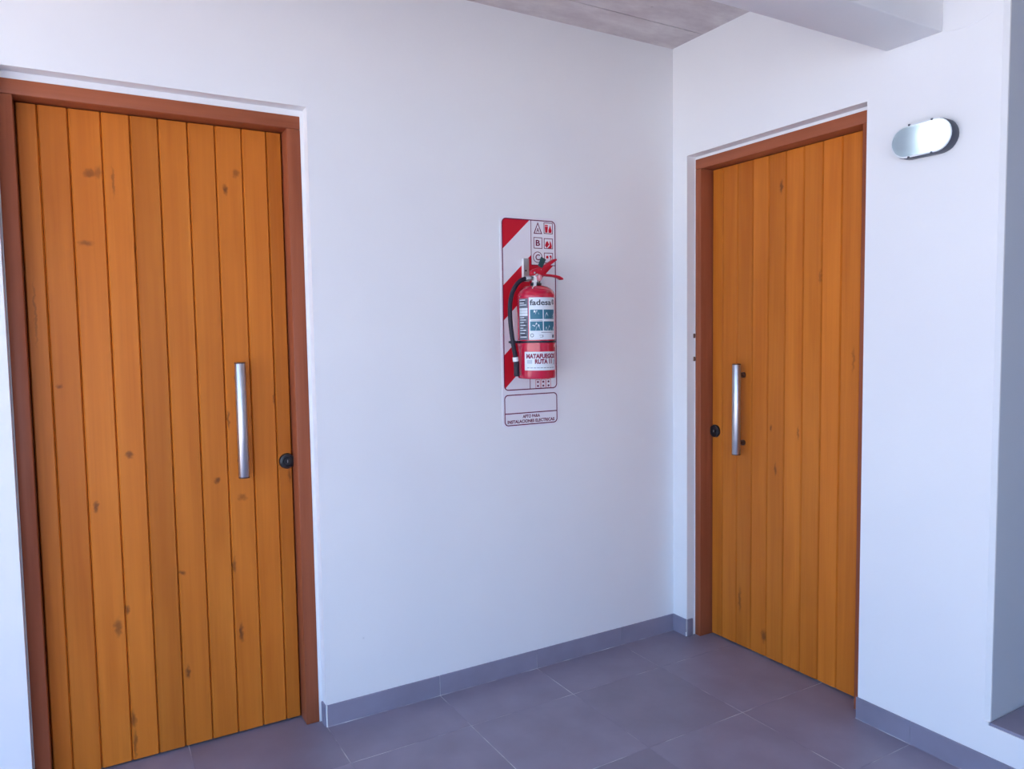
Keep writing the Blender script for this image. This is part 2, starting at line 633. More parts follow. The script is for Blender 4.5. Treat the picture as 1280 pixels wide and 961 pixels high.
# wall_right: plane x = 0, with the recess of the far door and the stair opening
RY0, RY1, RZ = -0.0911, -0.9715, 2.197
wr = MB()
wr.box(0, 0.30, 0, RY0, 0, H)
wr.box(0, 0.30, RY0, RY1, RZ, H)
wr.box(0.20, 0.30, RY0, RY1, 0, RZ)
ch = 0.013
wr.prism([(0, RY1, Z_STEP), (0, Y_END + ch, Z_STEP), (ch * 0.9, Y_END, Z_STEP), (0.018, Y_END, Z_STEP), (0.018, Y_END + 0.2, Z_STEP), (0.30, Y_END + 0.2, Z_STEP), (0.30, RY1, Z_STEP)], (0, 0, H - Z_STEP), 2)
wr.box(0, 0.30, RY1, Y_END, 0, Z_STEP)
wr.box(0, 0.30, -2.75, Y_BACK, 0, H)
wall_right = obj('wall_right', wr, M_PLASTER)
tag(wall_right, 'bright white plastered wall carrying the oval lamp', 'wall', kind='structure')
# faint trowel ridge in the plaster high on this wall
obj('plaster_ridge', MB().tube([(0.0006, -1.236, 2.338), (0.0004, -1.27, 2.333), (0.0004, -1.305, 2.331), (0.0004, -1.333, 2.334),
                                (0.0006, -1.356, 2.341), (0.0012, -1.376, 2.349)], 0.0016, 8), M_PLASTER, wall_right)

# stair landing behind the opening, one riser up
ld = MB().box(0.0, 1.5, Y_END, -2.75, 0, Z_STEP - 0.009)
landing = obj('stair_landing', ld, M_PLASTER)
tag(landing, 'white curb and raised stair landing past the end of the right wall', 'landing', kind='structure')
lt_me = tile_mesh(TP, TP).mesh('tile')
lt_me.materials.append(M_TILE)
lx = 0.002
for i in range(3):
    for j in range(3):
        copy_mesh_obj('tile', lt_me, (0.002 + (i + 0.5) * TP, Y_END - 0.004 - (j + 0.5) * TP + 0.004, Z_STEP), landing)
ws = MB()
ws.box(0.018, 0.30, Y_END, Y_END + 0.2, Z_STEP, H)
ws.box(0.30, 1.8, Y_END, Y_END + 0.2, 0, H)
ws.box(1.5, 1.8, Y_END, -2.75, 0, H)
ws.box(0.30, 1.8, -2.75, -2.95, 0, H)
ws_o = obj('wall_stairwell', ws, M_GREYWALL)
tag(ws_o, 'grey plaster walls enclosing the stair landing at the far right', 'wall', kind='structure')

# unseen wall behind the camera; wide opening shaped to brighten the left wall
wb = MB()
wb.box(-2.0, 0.30, Y_BACK, Y_BACK - 0.25, 0, H)
wb.box(X_OPEN, -2.0, Y_BACK, Y_BACK - 0.25, 1.95, H)
wb_o = obj('wall_behind', wb, M_PLASTER)
tag(wb_o, 'white plastered wall at the back of the gallery', 'wall', kind='structure')

# ceiling slab with its board-formed concrete panels
ce = MB().box(X_OPEN - 0.5, 1.8, Y_BACK - 0.25, 0.30, H + 0.008, H + 0.25)
ceiling = obj('ceiling', ce, M_CONC)
tag(ceiling, 'bare pinkish grey concrete ceiling with a formwork seam', 'ceiling', kind='structure')
ys = [0.0, -0.188, -1.10, -2.2, -3.1, -4.0, Y_BACK]
for a, b_ in zip(ys[:-1], ys[1:]):
    for xa, xb in ((0.0, -2.44), (-2.44, X_OPEN - 0.5)):
        q = MB()
        g = 0.0022
        p0, p1, q0, q1 = xb + g, xa - (g if xa < 0 else 0), b_ + g, a - (g if a < 0 else 0)
        q.box(p0, p1, q0, q1, H, H + 0.02)
        obj('panel', q, M_CONC, ceiling)
beam = obj('ceiling_beam', MB().box(X_OPEN - 0.5, 0, -1.0397, -1.228, 2.3411, H + 0.01), M_PLASTER, bevel=0.004)
tag(beam, 'white plastered beam crossing under the concrete ceiling', 'beam', kind='structure')

# paving outside the open side
gd = obj('outdoor_ground', MB().box(-40, X_OPEN, -30, 30, -0.5, -0.12).box(X_OPEN, 30, -30, Y_BACK, -0.5, -0.12), M_GROUND)
tag(gd, 'pale paving outside the open side of the gallery', 'ground', kind='structure')

# baseboards of the same tile
def bb_mesh(ln, along):
    """tile of length ln, front facing -y (along x) or -x (along y)"""
    t, e = 0.006, 0.0012
    g = 0.0012
    a = ln / 2 - g
    q = MB()
    if along == 'x':
        q.prism([(-a, 0, 0.0008), (-a, -t, 0.0008), (-a, -t, HB - e), (-a, -t + e, HB), (-a, 0, HB)], (2 * a, 0, 0), 0)
    else:
        q.prism([(0, -a, 0.0008), (-t, -a, 0.0008), (-t, -a, HB - e), (-t + e, -a, HB), (0, -a, HB)], (0, 2 * a, 0), 0)
    return q
def baseboard(name, label, along, spans, fixed):
    lo = min(min(s) for s in spans)
    hi = max(max(s) for s in spans)
    gm = MB()
    for a, b_ in spans:
        if along == 'x':
            gm.box(a, b_, -0.0045, -0.0001, 0.0001, HB - 0.0012)
        else:
            gm.box(-0.0045, -0.0001, a, b_, 0.0001, HB - 0.0012)
    o = obj(name, gm, M_GROUT)
    tag(o, label, 'baseboard', kind='structure')
    for a, b_ in spans:
        me = bb_mesh(abs(b_ - a), along).mesh('tile')
        me.materials.append(M_TILE)
        c = (a + b_) / 2
        copy_mesh_obj('tile', me, (c, 0, 0) if along == 'x' else (0, c, 0), o)
    return o
bl = baseboard('baseboard_left', 'dark grey tile skirting along the wall with the sign', 'x',
               [(-0.0065, TX0), (TX0, TX0 - TP), (TX0 - TP, TX0 - 2 * TP), (TX0 - 2 * TP, LX1 + 0.002), (LX0, -3.021), (-3.021, -3.471)], 0)
br = baseboard('baseboard_right', 'dark grey tile skirting under the oval lamp and beside the far door', 'y',
               [(-0.0001, RY0), (-0.967, TY0 - 2 * TP), (TY0 - 2 * TP, TY0 - 3 * TP), (TY0 - 3 * TP, TY0 - 4 * TP), (TY0 - 4 * TP, TY0 - 5 * TP)], 0)
# skirting pieces turning into the two recesses
obj('tile', MB().box(LX1 - 0.006, LX1, 0.001, 0.040, 0.001, HB), M_TILE, bl)
obj('tile', MB().box(0.001, 0.032, RY0 - 0.006, RY0, 0.001, HB), M_TILE, br)
# ragged white grout at the skirting corners
for q0, q1, par in (((LX1 + 0.001, -0.0055, 0.001), (LX1 + 0.001, -0.0055, HB), bl), ((-0.0055, RY0 - 0.001, 0.001), (-0.0055, RY0 - 0.001, 0.02), br)):
    obj('corner_grout', MB().tube([q0, q1], 0.0028, 8), M_FILL, par)
obj('floor_grout', MB().tube([(LX1 + 0.002, -0.0065, 0.0004), (-0.008, -0.0065, 0.0004)], 0.0016, 6), M_GROUT, bl)
obj('floor_grout', MB().tube([(-0.0065, -0.967, 0.0004), (-0.0065, -2.7, 0.0004)], 0.0014, 6), M_GROUT, br)

# ------------------------------------------------------------------ doors
KN_L = [(-2.331, 1.941, .020, .014, .55), (-2.31, 1.948, .012, .02, .4), (-2.354, 1.722, .022, .012, .5), (-1.927, 1.925, .010, .018, .75),
        (-1.891, 1.982, .010, .016, .5), (-2.269, 1.921, .004, .05, .45), (-2.26, 1.039, .013, .013, .7), (-1.992, .924, .010, .010, .7),
        (-2.364, .877, .008, .020, .7), (-1.912, .855, .016, .014, .45), (-2.447, 1.272, .010, .008, .6), (-1.949, 1.134, .006, .035, .6),
        (-1.745, .911, .006, .022, .55), (-2.318, .469, .012, .032, .6), (-2.29, .523, .008, .016, .7), (-2.114, .267, .009, .024, .75),
        (-2.117, .617, .012, .010, .7), (-1.933, .369, .008, .034, .75), (-1.948, .613, .007, .03, .6), (-2.287, .147, .010, .030, .7),
        (-2.285, .06, .006, .05, .6), (-2.50, 1.50, .004, .10, .35), (-1.79, 1.20, .005, .03, .5)]
KN_R = [(-.511, 1.997, .008, .03, .75), (-.437, .094, .014, .03, .7), (-.301, .215, .009, .06, .6), (-.492, .832, .006, .03, .6),
        (-.469, 1.004, .006, .018, .65), (-.606, .998, .005, .03, .5), (-.70, 1.62, .006, .03, .4), (-.85, 1.30, .006, .05, .4)]
AMB_D, AMB_L = (0.52, 0.130, 0.012), (0.69, 0.205, 0.024)
FRM_D, FRM_L = (0.26, 0.064, 0.026), (0.40, 0.115, 0.052)

def build_door(name, label, T, edges, h0, h1, out0, out1, ztop_open, leaf_lo, leaf_hi, handle_h, hz0, hz1, mz, lock, knots, axis_h, hinge_dots):
    """T maps (h, depth into the wall, z) to world; h0 < h1 jamb inner faces, out0/out1 frame outer faces"""
    base = T((h0 + h1) / 2, LEAF, 0)
    door = empty(name, base)
    tag(door, label, 'door', kind='structure')
    ax = axis_h
    k2 = []
    bl_ = Vector(base)
    for h, z, sh, sz, st in knots:
        k2.append((h - bl_[ax], z, sh, sz, st))
    wood = wood_mat('varnished_pine_' + name, AMB_D, AMB_L, door, ax, k2, 0.15)
    frm = wood_mat('red_stained_frame_' + name, FRM_D, FRM_L, door, ax, [], 0.06, 0.4)
    frm_h = wood_mat('red_stained_head_' + name, FRM_D, FRM_L, door, ax, [], 0.06, 0.4, 'x' if ax == 0 else 'y')
    def tb(mb, h_0, h_1, d0, d1, z0, z1):
        a, c = T(h_0, d0, z0), T(h_1, d1, z1)
        return mb.box(a[0], c[0], a[1], c[1], a[2], c[2])
    zi = 2.139
    zo = 2.184
    # frame
    obj('jamb', tb(MB(), out0, h0, FRAME, 0.175, 0.001, zi), frm, door, bevel=0.002)
    obj('jamb', tb(MB(), h1, out1, FRAME, 0.175, 0.001, zi), frm, door, bevel=0.002)
    obj('frame_head', tb(MB(), out0, out1, FRAME, 0.175, zi + 0.0005, zo), frm_h, door, bevel=0.002)
    # plaster filler between frame and recess
    fm = MB()
    o0, o1 = (LX0, LX1) if ax == 0 else (RY1, RY0)
    tb(fm, o0 + 0.0005, o1 - 0.0005, FRAME + 0.004, 0.19, zo, ztop_open - 0.0005)
    if o1 - out1 > 0.002:
        tb(fm, out1, o1 - 0.0005, FRAME - 0.001, 0.19, 0.001, zo)
    if out0 - o0 > 0.002:
        tb(fm, o0 + 0.0005, out0, FRAME + 0.004, 0.19, 0.001, zo)
    obj('plaster_filler', fm, M_FILL, door)
    # leaf: core with tongue and groove boards in front
    zb = 0.008
    obj('leaf_core', tb(MB(), h0 + 0.002, h1 - 0.002, LEAF + 0.0115, LEAF + 0.038, zb, zi - 0.003), M_GAP, door)
    for a, b_ in zip(edges[:-1], edges[1:]):
        a, b_ = min(a, b_), max(a, b_)
        a, b_ = max(a, h0 + 0.002), min(b_, h1 - 0.002)
        if b_ - a < 0.006:
            continue
        g, c = 0.0006, 0.0060
        pts = [(a + g, LEAF + 0.012), (a + g, LEAF + c), (a + g + c * 0.62, LEAF), (b_ - g - c * 0.62, LEAF), (b_ - g, LEAF + c), (b_ - g, LEAF + 0.012)]
        poly = [T(h, d, zb) for h, d in pts]
        obj('plank', MB().prism(poly, (0, 0, zi - 0.003 - zb), 2), wood, door)
    # pull handle: round steel bar on two stand-offs
    hd = LEAF - 0.045
    c0, c1 = Vector(T(handle_h, hd, hz0)), Vector(T(handle_h, hd, hz1))
    L = hz1 - hz0
    ph = obj('pull_handle', MB().lathe([(0.0175, 0.004), (0.0182, 0.006), (0.0182, L - 0.006), (0.0175, L - 0.004)], c0, (0, 0, 1), 40), M_STEEL, door, smooth=True)
    ph['label'] = 'brushed steel bar pull handle'
    for z_, s in ((hz0, 0), (hz1, 1)):
        p = [(0.0172, 0), (0.0184, 0.0006), (0.0184, 0.0036), (0.0172, 0.0042)]
        obj('end_cap', MB().lathe(p, T(handle_h, hd, z_ if s == 0 else z_ - 0.0042), (0, 0, 1), 32), M_DARKBR, ph, smooth=True)
    inward = Vector(T(0, 1, 0)) - Vector(T(0, 0, 0))
    for z_ in mz:
        obj('standoff', MB().lathe([(0.0075, 0.0), (0.0075, 0.036), (0.0115, 0.036), (0.0125, 0.038), (0.0125, 0.0455)], T(handle_h, hd, z_), inward, 24), M_DARKBR, ph, smooth=True)
    # lock: black round escutcheon with its key slot
    lh, lz, lr = lock
    lk = obj('lock_escutcheon', MB().lathe([(lr, 0.0), (lr, -0.004), (lr * 0.93, -0.009), (lr * 0.62, -0.011), (lr * 0.58, -0.0085), (lr * 0.36, -0.0085), (lr * 0.34, -0.012), (0.001, -0.0125)],
                                           T(lh, LEAF, lz), inward, 40), M_BLACK, door, smooth=True)
    lk['label'] = 'round black lock escutcheon'
    obj('key_slot', tb(MB(), lh - 0.0012, lh + 0.0012, LEAF - 0.0132, LEAF - 0.012, lz - 0.005, lz + 0.005), M_STEEL, lk)
    for hh, zz in hinge_dots:
        obj('hinge_pin', MB().lathe([(0.004, 0), (0.0048, 0.002), (0.0048, 0.018), (0.004, 0.02)], T(hh, FRAME - 0.006, zz), (0, 0, 1), 12), M_DARKBR, door, smooth=True)
    return door

EL = [-2.556, -2.466, -2.385, -2.295, -2.213, -2.130, -2.041, -1.955, -1.868, -1.785, -1.70]
door_1 = build_door('door_1', 'large amber plank door at the left, lock right of its steel bar handle',
                    lambda h, d, z: (h, d, z), EL, -2.524, -1.731, -2.566, -1.684, LZ, 0, 0,
                    -1.911, 0.930, 1.332, (0.985, 1.278), (-1.753, 0.968, 0.0285), KN_L, 0, [])
ER = [-0.122, -0.194, -0.279, -0.363, -0.448, -0.534, -0.621, -0.707, -0.792, -0.877, -0.93]
door_2 = build_door('door_2', 'narrower looking amber plank door on the right wall beside the oval lamp',
                    lambda h, d, z: (d, h, z), ER, -0.922, -0.128, -0.968, -0.0945, RZ, 0, 0,
                    -0.318, 0.874, 1.272, (0.925, 1.222), (-0.152, 0.959, 0.0295), KN_R, 1, [(-0.094, 1.28), (-0.094, 1.385)])

# ------------------------------------------------------------------ flat printing helpers (wall plane y = const, outlines as x, z)
def rrect(x0, x1, z0, z1, r, n=6):
    p = []
    for cx, cz, a0 in ((x1 - r, z1 - r, 0), (x0 + r, z1 - r, 90), (x0 + r, z0 + r, 180), (x1 - r, z0 + r, 270)):
        for k in range(n + 1):
            a = R(a0 + 90 * k / n)
            p.append((cx + r * math.cos(a), cz + r * math.sin(a)))
    return p
def circle(cx, cz, r, n=28):
    return [(cx + r * math.cos(2 * math.pi * k / n), cz + r * math.sin(2 * math.pi * k / n)) for k in range(n)]
def on(p, y):
    return [(a, y, b_) for a, b_ in p]
def clip(poly, inside, inter):
    out = []
    for i in range(len(poly)):
        a, b_ = poly[i - 1], poly[i]
        if inside(b_):
            if not inside(a):
                out.append(inter(a, b_))
            out.append(b_)
        elif inside(a):
            out.append(inter(a, b_))
    return out
def clip_half(poly, nx, nz, c):
    """keep nx*x + nz*z <= c"""
    f = lambda p: nx * p[0] + nz * p[1] - c
    def it(a, b_):
        t = f(a) / (f(a) - f(b_))
        return (a[0] + (b_[0] - a[0]) * t, a[1] + (b_[1] - a[1]) * t)
    return clip(poly, lambda p: f(p) <= 0, it)

def text_mesh(body, size, align='CENTER', bold=0.0, squeeze=1.0, shear=0.0):
    """glyph triangles as (verts2d, faces)"""
    cu = bpy.data.curves.new('glyphs', 'FONT')
    cu.body = body
    cu.size = size
    cu.align_x = align
    cu.offset = bold
    cu.shear = shear
    cu.resolution_u = 3
    to = bpy.data.objects.new('glyphs', cu)
    col.objects.link(to)
    dg = bpy.context.evaluated_depsgraph_get()
    me = bpy.data.meshes.new_from_object(to.evaluated_get(dg))
    vs = [(v.co.x * squeeze, v.co.y) for v in me.vertices]
    fs = [tuple(p.vertices) for p in me.polygons]
    bpy.data.objects.remove(to)
    bpy.data.curves.remove(cu)
    bpy.data.meshes.remove(me)
    return vs, fs
def fit_text(body, x0, x1, zbase, size, bold=0.0):
    """text scaled to span x0..x1"""
    vs, fs = text_mesh(body, size, 'LEFT', bold)
    a, b_ = min(v[0] for v in vs), max(v[0] for v in vs)
    k = (x1 - x0) / (b_ - a)
    return [((v[0] - a) * k + x0, v[1] + zbase) for v in vs], fs

# ------------------------------------------------------------------ sign board
SX0, SX1, SZ0, SZ1 = -0.916, -0.643, 1.033, 1.889
BX0, BX1 = -0.908, -0.651
YB = -0.0022
sign = empty('fire_extinguisher_sign', (-0.7795, 0.0, SZ0))
tag(sign, 'tall white sign with red diagonal stripes mounted behind the fire extinguisher', 'sign')
obj('board', MB().prism(on(rrect(SX0, SX1, SZ0, SZ1, 0.020), 0.0), (0, YB, 0), 1), M_SIGN, sign)
def flat(name, polys, mat, y=YB, t=0.0003):
    mb = MB()
    for p in polys:
        mb.prism(on(p, y), (0, -t, 0), 1)
    return obj(name, mb, mat, sign)
def line_ring(name, outer, inner, mat, y=YB, t=0.0004):
    return obj(name, MB().ring(on(outer, y), on(inner, y), (0, -t, 0)), mat, sign)
main = rrect(BX0, BX1, 1.186, 1.880, 0.020)
SL = 0.94
nrm = (-SL, 1.0)
def zl_(z):      # stripe edge line through (BX0, z)
    return z - SL * BX0
for zt, zbm in ((2.2, 1.754), (1.608, 1.467), (1.327, 1.190)):
    p = clip_half(main, nrm[0], nrm[1], zl_(zt))
    p = clip_half(p, -nrm[0], -nrm[1], -zl_(zbm))
    if zt == 2.2:
        p = clip_half(p, 1, 0, -0.770)
        flat('red_stripe', [p], M_SRED)
    elif zt < 1.4:
        # leave out the small box at the lower right
        flat('red_stripe', [clip_half(p, 1, 0, -0.784)], M_SRED)
        q = clip_half(clip_half(p, -1, 0, 0.784), 0, -1, -1.244)
        flat('red_stripe', [q], M_SRED)
    else:
        # and the pictogram column at the upper right
        flat('red_stripe', [clip_half(p, 1, 0, -0.770)], M_SRED)
        q = clip_half(clip_half(p, -1, 0, 0.770), 0, 1, 1.697)
        flat('red_stripe', [q], M_SRED)
LW = 0.0042
line_ring('border_line', main, rrect(BX0 + LW, BX1 - LW, 1.186 + LW, 1.880 - LW, 0.020 - LW), M_SLINE, YB - 0.0003)
line_ring('border_line', rrect(BX0, BX1, 1.041, 1.169, 0.018), rrect(BX0 + LW, BX1 - LW, 1.041 + LW, 1.169 - LW, 0.018 - LW), M_SLINE)
def rect(x0, x1, z0, z1):
    return [(x0, z0), (x1, z0), (x1, z1), (x0, z1)]
flat('divider_line', [rect(BX0 + 0.002, BX1 - 0.002, 1.0890, 1.0932)], M_SLINE)
flat('divider_line', [rect(-0.7716, -0.7690, 1.697, 1.879)], M_SLINE, YB - 0.0002)
flat('divider_line', [rect(-0.7716, BX1, 1.6955, 1.6985)], M_SLINE, YB - 0.0002)
flat('divider_line', [rect(-0.7855, -0.7825, 1.187, 1.244)], M_SLINE, YB - 0.0002)
def flat_text(name, body, x0, x1, zb_, size, mat, bold=0.0, y=YB - 0.0004):
    vs, fs = fit_text(body, x0, x1, zb_, size, bold)
    return obj(name, MB().add([(a, y, b_) for a, b_ in vs], fs), mat, sign)
flat_text('lettering', 'APTO PARA', -0.822, -0.738, 1.0705, 0.0175, M_SLINE, 0.0007)
flat_text('lettering', 'INSTALACIONES ELECTRICAS', -0.894, -0.666, 1.0510, 0.0175, M_SLINE, 0.0007)
# fire class symbols: triangle A, square B, circle C
def tri(x0, x1, z0, z1):
    return [(x0, z0), (x1, z0), ((x0 + x1) / 2, z1)]
tA = obj('class_symbol', MB().ring(on(tri(-0.758, -0.716, 1.824, 1.872), YB), on(tri(-0.752, -0.722, 1.8275, 1.8635), YB), (0, -0.0004, 0)), M_SLINE, sign)
def sub_text(par, body, x0, x1, zb_, size, bold):
    vs, fs = fit_text(body, x0, x1, zb_, size, bold)
    return obj('letter', MB().add([(a, YB - 0.0004, b_) for a, b_ in vs], fs), M_SLINE, par)
sub_text(tA, 'A', -0.7445, -0.7295, 1.8305, 0.026, 0.0004)
tB = obj('class_symbol', MB().ring(on(rect(-0.758, -0.716, 1.764, 1.810), YB), on(rect(-0.7552, -0.7188, 1.7668, 1.8072), YB), (0, -0.0004, 0)), M_SLINE, sign)
sub_text(tB, 'B', -0.748, -0.727, 1.776, 0.033, 0.0009)
tC = obj('class_symbol', MB().ring(on(circle(-0.739, 1.729, 0.0228), YB), on(circle(-0.739, 1.729, 0.0200), YB), (0, -0.0004, 0)), M_SLINE, sign)
sub_text(tC, 'C', -0.750, -0.728, 1.7175, 0.033, 0.0006)
def picto(z0, z1):
    return obj('pictogram', MB().ring(on(rect(-0.708, -0.664, z0, z1), YB), on(rect(-0.7052, -0.6668, z0 + 0.0028, z1 - 0.0028), YB), (0, -0.0004, 0)), M_SLINE, sign)
def pic_sub(par, name, polys):
    mb = MB()
    for p in polys:
        mb.prism(on(p, YB), (0, -0.0003, 0), 1)
    return obj(name, mb, M_SRED, par)
p1 = picto(1.826, 1.872)      # rubbish bin and burning wood
pic_sub(p1, 'bin', [[(-0.701, 1.831), (-0.690, 1.831), (-0.687, 1.856), (-0.703, 1.856)], rect(-0.7025, -0.6875, 1.858, 1.863)])
pic_sub(p1, 'flame', [[(-0.6845, 1.831), (-0.671, 1.831), (-0.669, 1.842), (-0.673, 1.850), (-0.676, 1.862), (-0.681, 1.851), (-0.6855, 1.842)]])
p2 = picto(1.765, 1.808)      # fuel can and spilling fire
pic_sub(p2, 'can', [[(-0.703, 1.778), (-0.694, 1.769), (-0.682, 1.783), (-0.690, 1.797), (-0.697, 1.793)]])
pic_sub(p2, 'flame', [[(-0.690, 1.768), (-0.671, 1.768), (-0.669, 1.777), (-0.673, 1.790), (-0.678, 1.799), (-0.680, 1.786), (-0.679, 1.779)]])
p3 = picto(1.706, 1.749)      # plug and socket
pic_sub(p3, 'socket', [circle(-0.692, 1.731, 0.006, 14)])
pic_sub(p3, 'plug', [[(-0.682, 1.736), (-0.674, 1.740), (-0.670, 1.732), (-0.675, 1.722), (-0.680, 1.717), (-0.676, 1.728)]])
# row of three small boxes at the bottom
for k in range(3):
    x0 = -0.757 + k * 0.0262
    q = line_ring('small_box', rect(x0, x0 + 0.0225, 1.189, 1.226), rect(x0 + 0.0016, x0 + 0.0209, 1.1906, 1.2244), M_SRED)
    mb = MB()
    for zz in (1.199, 1.2155):
        mb.prism(on(circle(x0 + 0.0112, zz, 0.0045, 12), YB), (0, -0.0003, 0), 1)
    obj('dot', mb, M_SLINE, q)['kind'] = 'stuff'

# ------------------------------------------------------------------ wall bracket behind the valve
brk = empty('wall_bracket', (-0.80, 0, 1.64))
tag(brk, 'small zinc hanging bracket on the striped sign behind the valve', 'bracket')
obj('plate', MB().box(-0.818, -0.783, YB - 0.0005, YB - 0.0032, 1.628, 1.722), M_ZINC, brk, bevel=0.0008)
obj('flange', MB().box(-0.818, -0.8155, YB - 0.0032, -0.018, 1.630, 1.720), M_WHITEPL, brk)
obj('hook', MB().box(-0.812, -0.790, YB - 0.0032, -0.071, 1.636, 1.6405).box(-0.812, -0.790, -0.071, -0.067, 1.636, 1.650), M_ZINC, brk)
obj('screw', MB().lathe([(0.0035, 0), (0.0035, 0.0012), (0.002, 0.002)], (-0.799, YB - 0.0032, 1.672), (0, -1, 0), 12), M_BLACK, brk, smooth=True)

# ------------------------------------------------------------------ fire extinguisher
EX, EY, EZ, ER_ = -0.805, -0.090, 1.238, 0.0765
ext = empty('fire_extinguisher', (EX, EY, EZ))
tag(ext, 'red powder fire extinguisher with black hose hanging on the wall', 'fire extinguisher')
prof = [(0.030, 0.006), (0.062, 0.004), (0.070, 0.0), (0.0745, 0.002), (ER_, 0.008), (ER_, 0.322)]
for k in range(1, 13):
    a = math.pi / 2 * k / 12
    prof.append((max(0.019, 0.019 + (ER_ - 0.019) * math.cos(a)), 0.322 + 0.046 * math.sin(a)))
prof += [(0.019, 0.374)]
obj('cylinder_body', MB().lathe(prof, (EX, EY, EZ), (0, 0, 1), 72), M_RED, ext, smooth=True)
obj('shoulder_bead', MB().lathe([(ER_ - 0.001, 0.318), (ER_ + 0.0008, 0.3195), (ER_ + 0.0008, 0.3215), (ER_ - 0.001, 0.323)], (EX, EY, EZ), (0, 0, 1), 72), M_RED, ext, smooth=True)

def cyl(a, z, r):
    return (EX + r * math.sin(R(a)), EY - r * math.cos(R(a)), z)
def patch(a0, a1, z0, z1, r, t=0.0003, mb=None):
    mb = mb or MB()
    n = max(2, int(abs(a1 - a0) / 4) + 1)
    vs, fs = [], []
    for k in range(n + 1):
        a = a0 + (a1 - a0) * k / n
        vs += [cyl(a, z0, r), cyl(a, z1, r), cyl(a, z1, r + t), cyl(a, z0, r + t)]
    for k in range(n):
        b_ = 4 * k
        for i in range(4):
            j = (i + 1) % 4
            fs.append((b_ + i, b_ + j, b_ + 4 + j, b_ + 4 + i))
    fs += [(0, 1, 2, 3), (4 * n + 3, 4 * n + 2, 4 * n + 1, 4 * n)]
    return mb.add(vs, fs)
def cyl_poly(polys, r):
    """flat outlines given as (angle, z), laid on the cylinder"""
    mb = MB()
    for p in polys:
        mb.add([cyl(a, z, r) for a, z in p], [tuple(range(len(p)))])
    return mb
def cyl_text(name, body, a0, a1, z, size, mat, par, r, bold=0.0):
    k = R(1) * ER_
    vs, fs = fit_text(body, a0 * k, a1 * k, z, size, bold)
    return obj(name, MB().add([cyl(x / k, zz, r) for x, zz in vs], fs), mat, par)
RL = ER_ + 0.0002
RT = RL + 0.0006
main_lb = obj('main_label', patch(-54, 35, 1.392, 1.556, RL), M_PAPER, ext)
main_lb['label'] = 'white maker label with teal instruction pictures'
cyl_text('lettering', 'fadesa', -51, 16, 1.5265, 0.030, M_INK, main_lb, RT, 0.0007)
cyl_text('lettering', '©', 19, 31, 1.5290, 0.026, M_INK, main_lb, RT, 0.0007)
def teal_panel(a0, a1, z0, z1, white):
    o = obj('instruction_picture', patch(a0, a1, z0, z1, RL + 0.0002), M_TEAL, main_lb)
    mb = cyl_poly([[(a0 + (a1 - a0) * u, z0 + (z1 - z0) * v) for u, v in w] for w in white], RT)
    mb.f = mb.f
    q = MB().add(mb.v, mb.f)
    me_o = obj('picture_figure', q, M_PAPER, main_lb)
    return o
teal_panel(-50, -13, 1.472, 1.509, [[(0.05, 0.02), (0.95, 0.02), (0.70, 0.55), (0.52, 0.95), (0.40, 0.55)], [(0.28, 0.70), (0.42, 0.70), (0.42, 0.92), (0.28, 0.92)]])
teal_panel(-10, 30, 1.472, 1.509, [[(0.06, 0.02), (0.55, 0.02), (0.36, 0.40), (0.24, 0.72), (0.14, 0.40)], [(0.75, 0.05), (0.96, 0.05), (0.96, 0.6), (0.84, 0.4)]])
teal_panel(-50, -13, 1.427, 1.463, [[(0.02, 0.38), (0.20, 0.62), (0.50, 0.90), (0.55, 0.70), (0.34, 0.45)], [(0.42, 0.02), (0.82, 0.02), (0.70, 0.45), (0.95, 0.85), (0.66, 0.70), (0.48, 0.35)]])
teal_panel(-10, 30, 1.427, 1.463, [[(0.05, 0.02), (0.30, 0.02), (0.20, 0.45)], [(0.34, 0.02), (0.62, 0.02), (0.46, 0.60)], [(0.78, 0.02), (0.97, 0.02), (0.94, 0.5)]])
ln = MB()
patch(-48, -14, 1.4655, 1.4667, RL + 0.0003, 0.0002, ln)
patch(-18, 18, 1.4195, 1.4213, RL + 0.0003, 0.0002, ln)
obj('fine_print', ln, M_INK, main_lb)['kind'] = 'stuff'
st = obj('approval_stamp', MB().add(*(lambda o, i: ([cyl(a, z, RT) for a, z in o] + [cyl(a, z, RT) for a, z in i],
     [(k, (k + 1) % 20, 20 + (k + 1) % 20, 20 + k) for k in range(20)]))(
     [(-45 + 5.2 * math.cos(2 * math.pi * k / 20), 1.409 + 0.0075 * math.sin(2 * math.pi * k / 20)) for k in range(20)],
     [(-45 + 3.6 * math.cos(2 * math.pi * k / 20), 1.409 + 0.005 * math.sin(2 * math.pi * k / 20)) for k in range(20)])), M_GREYLB, main_lb)
sq = MB()
patch(-24, -12, 1.4085, 1.4100, RL + 0.0003, 0.0002, sq)
patch(-14, -12, 1.4020, 1.4100, RL + 0.0003, 0.0002, sq)
patch(-22, -14, 1.4010, 1.4025, RL + 0.0003, 0.0002, sq)
patch(20, 30, 1.3990, 1.4110, RL + 0.0003, 0.0002, sq)
obj('small_mark', sq, M_GREYLB, main_lb)['kind'] = 'stuff'
side_lb = obj('side_label', patch(-92, -57, 1.392, 1.553, RL), M_GREYLB, ext)
side_lb['label'] = 'grey side label with white data table'
obj('data_table', patch(-90, -58, 1.485, 1.516, RL + 0.0002), M_PAPER, side_lb)
tl = MB()
for z in (1.4955, 1.5055):
    patch(-90, -58, z, z + 0.001, RL + 0.0004, 0.0002, tl)
obj('table_line', tl, M_GREYLB, side_lb)['kind'] = 'stuff'
pl = MB()
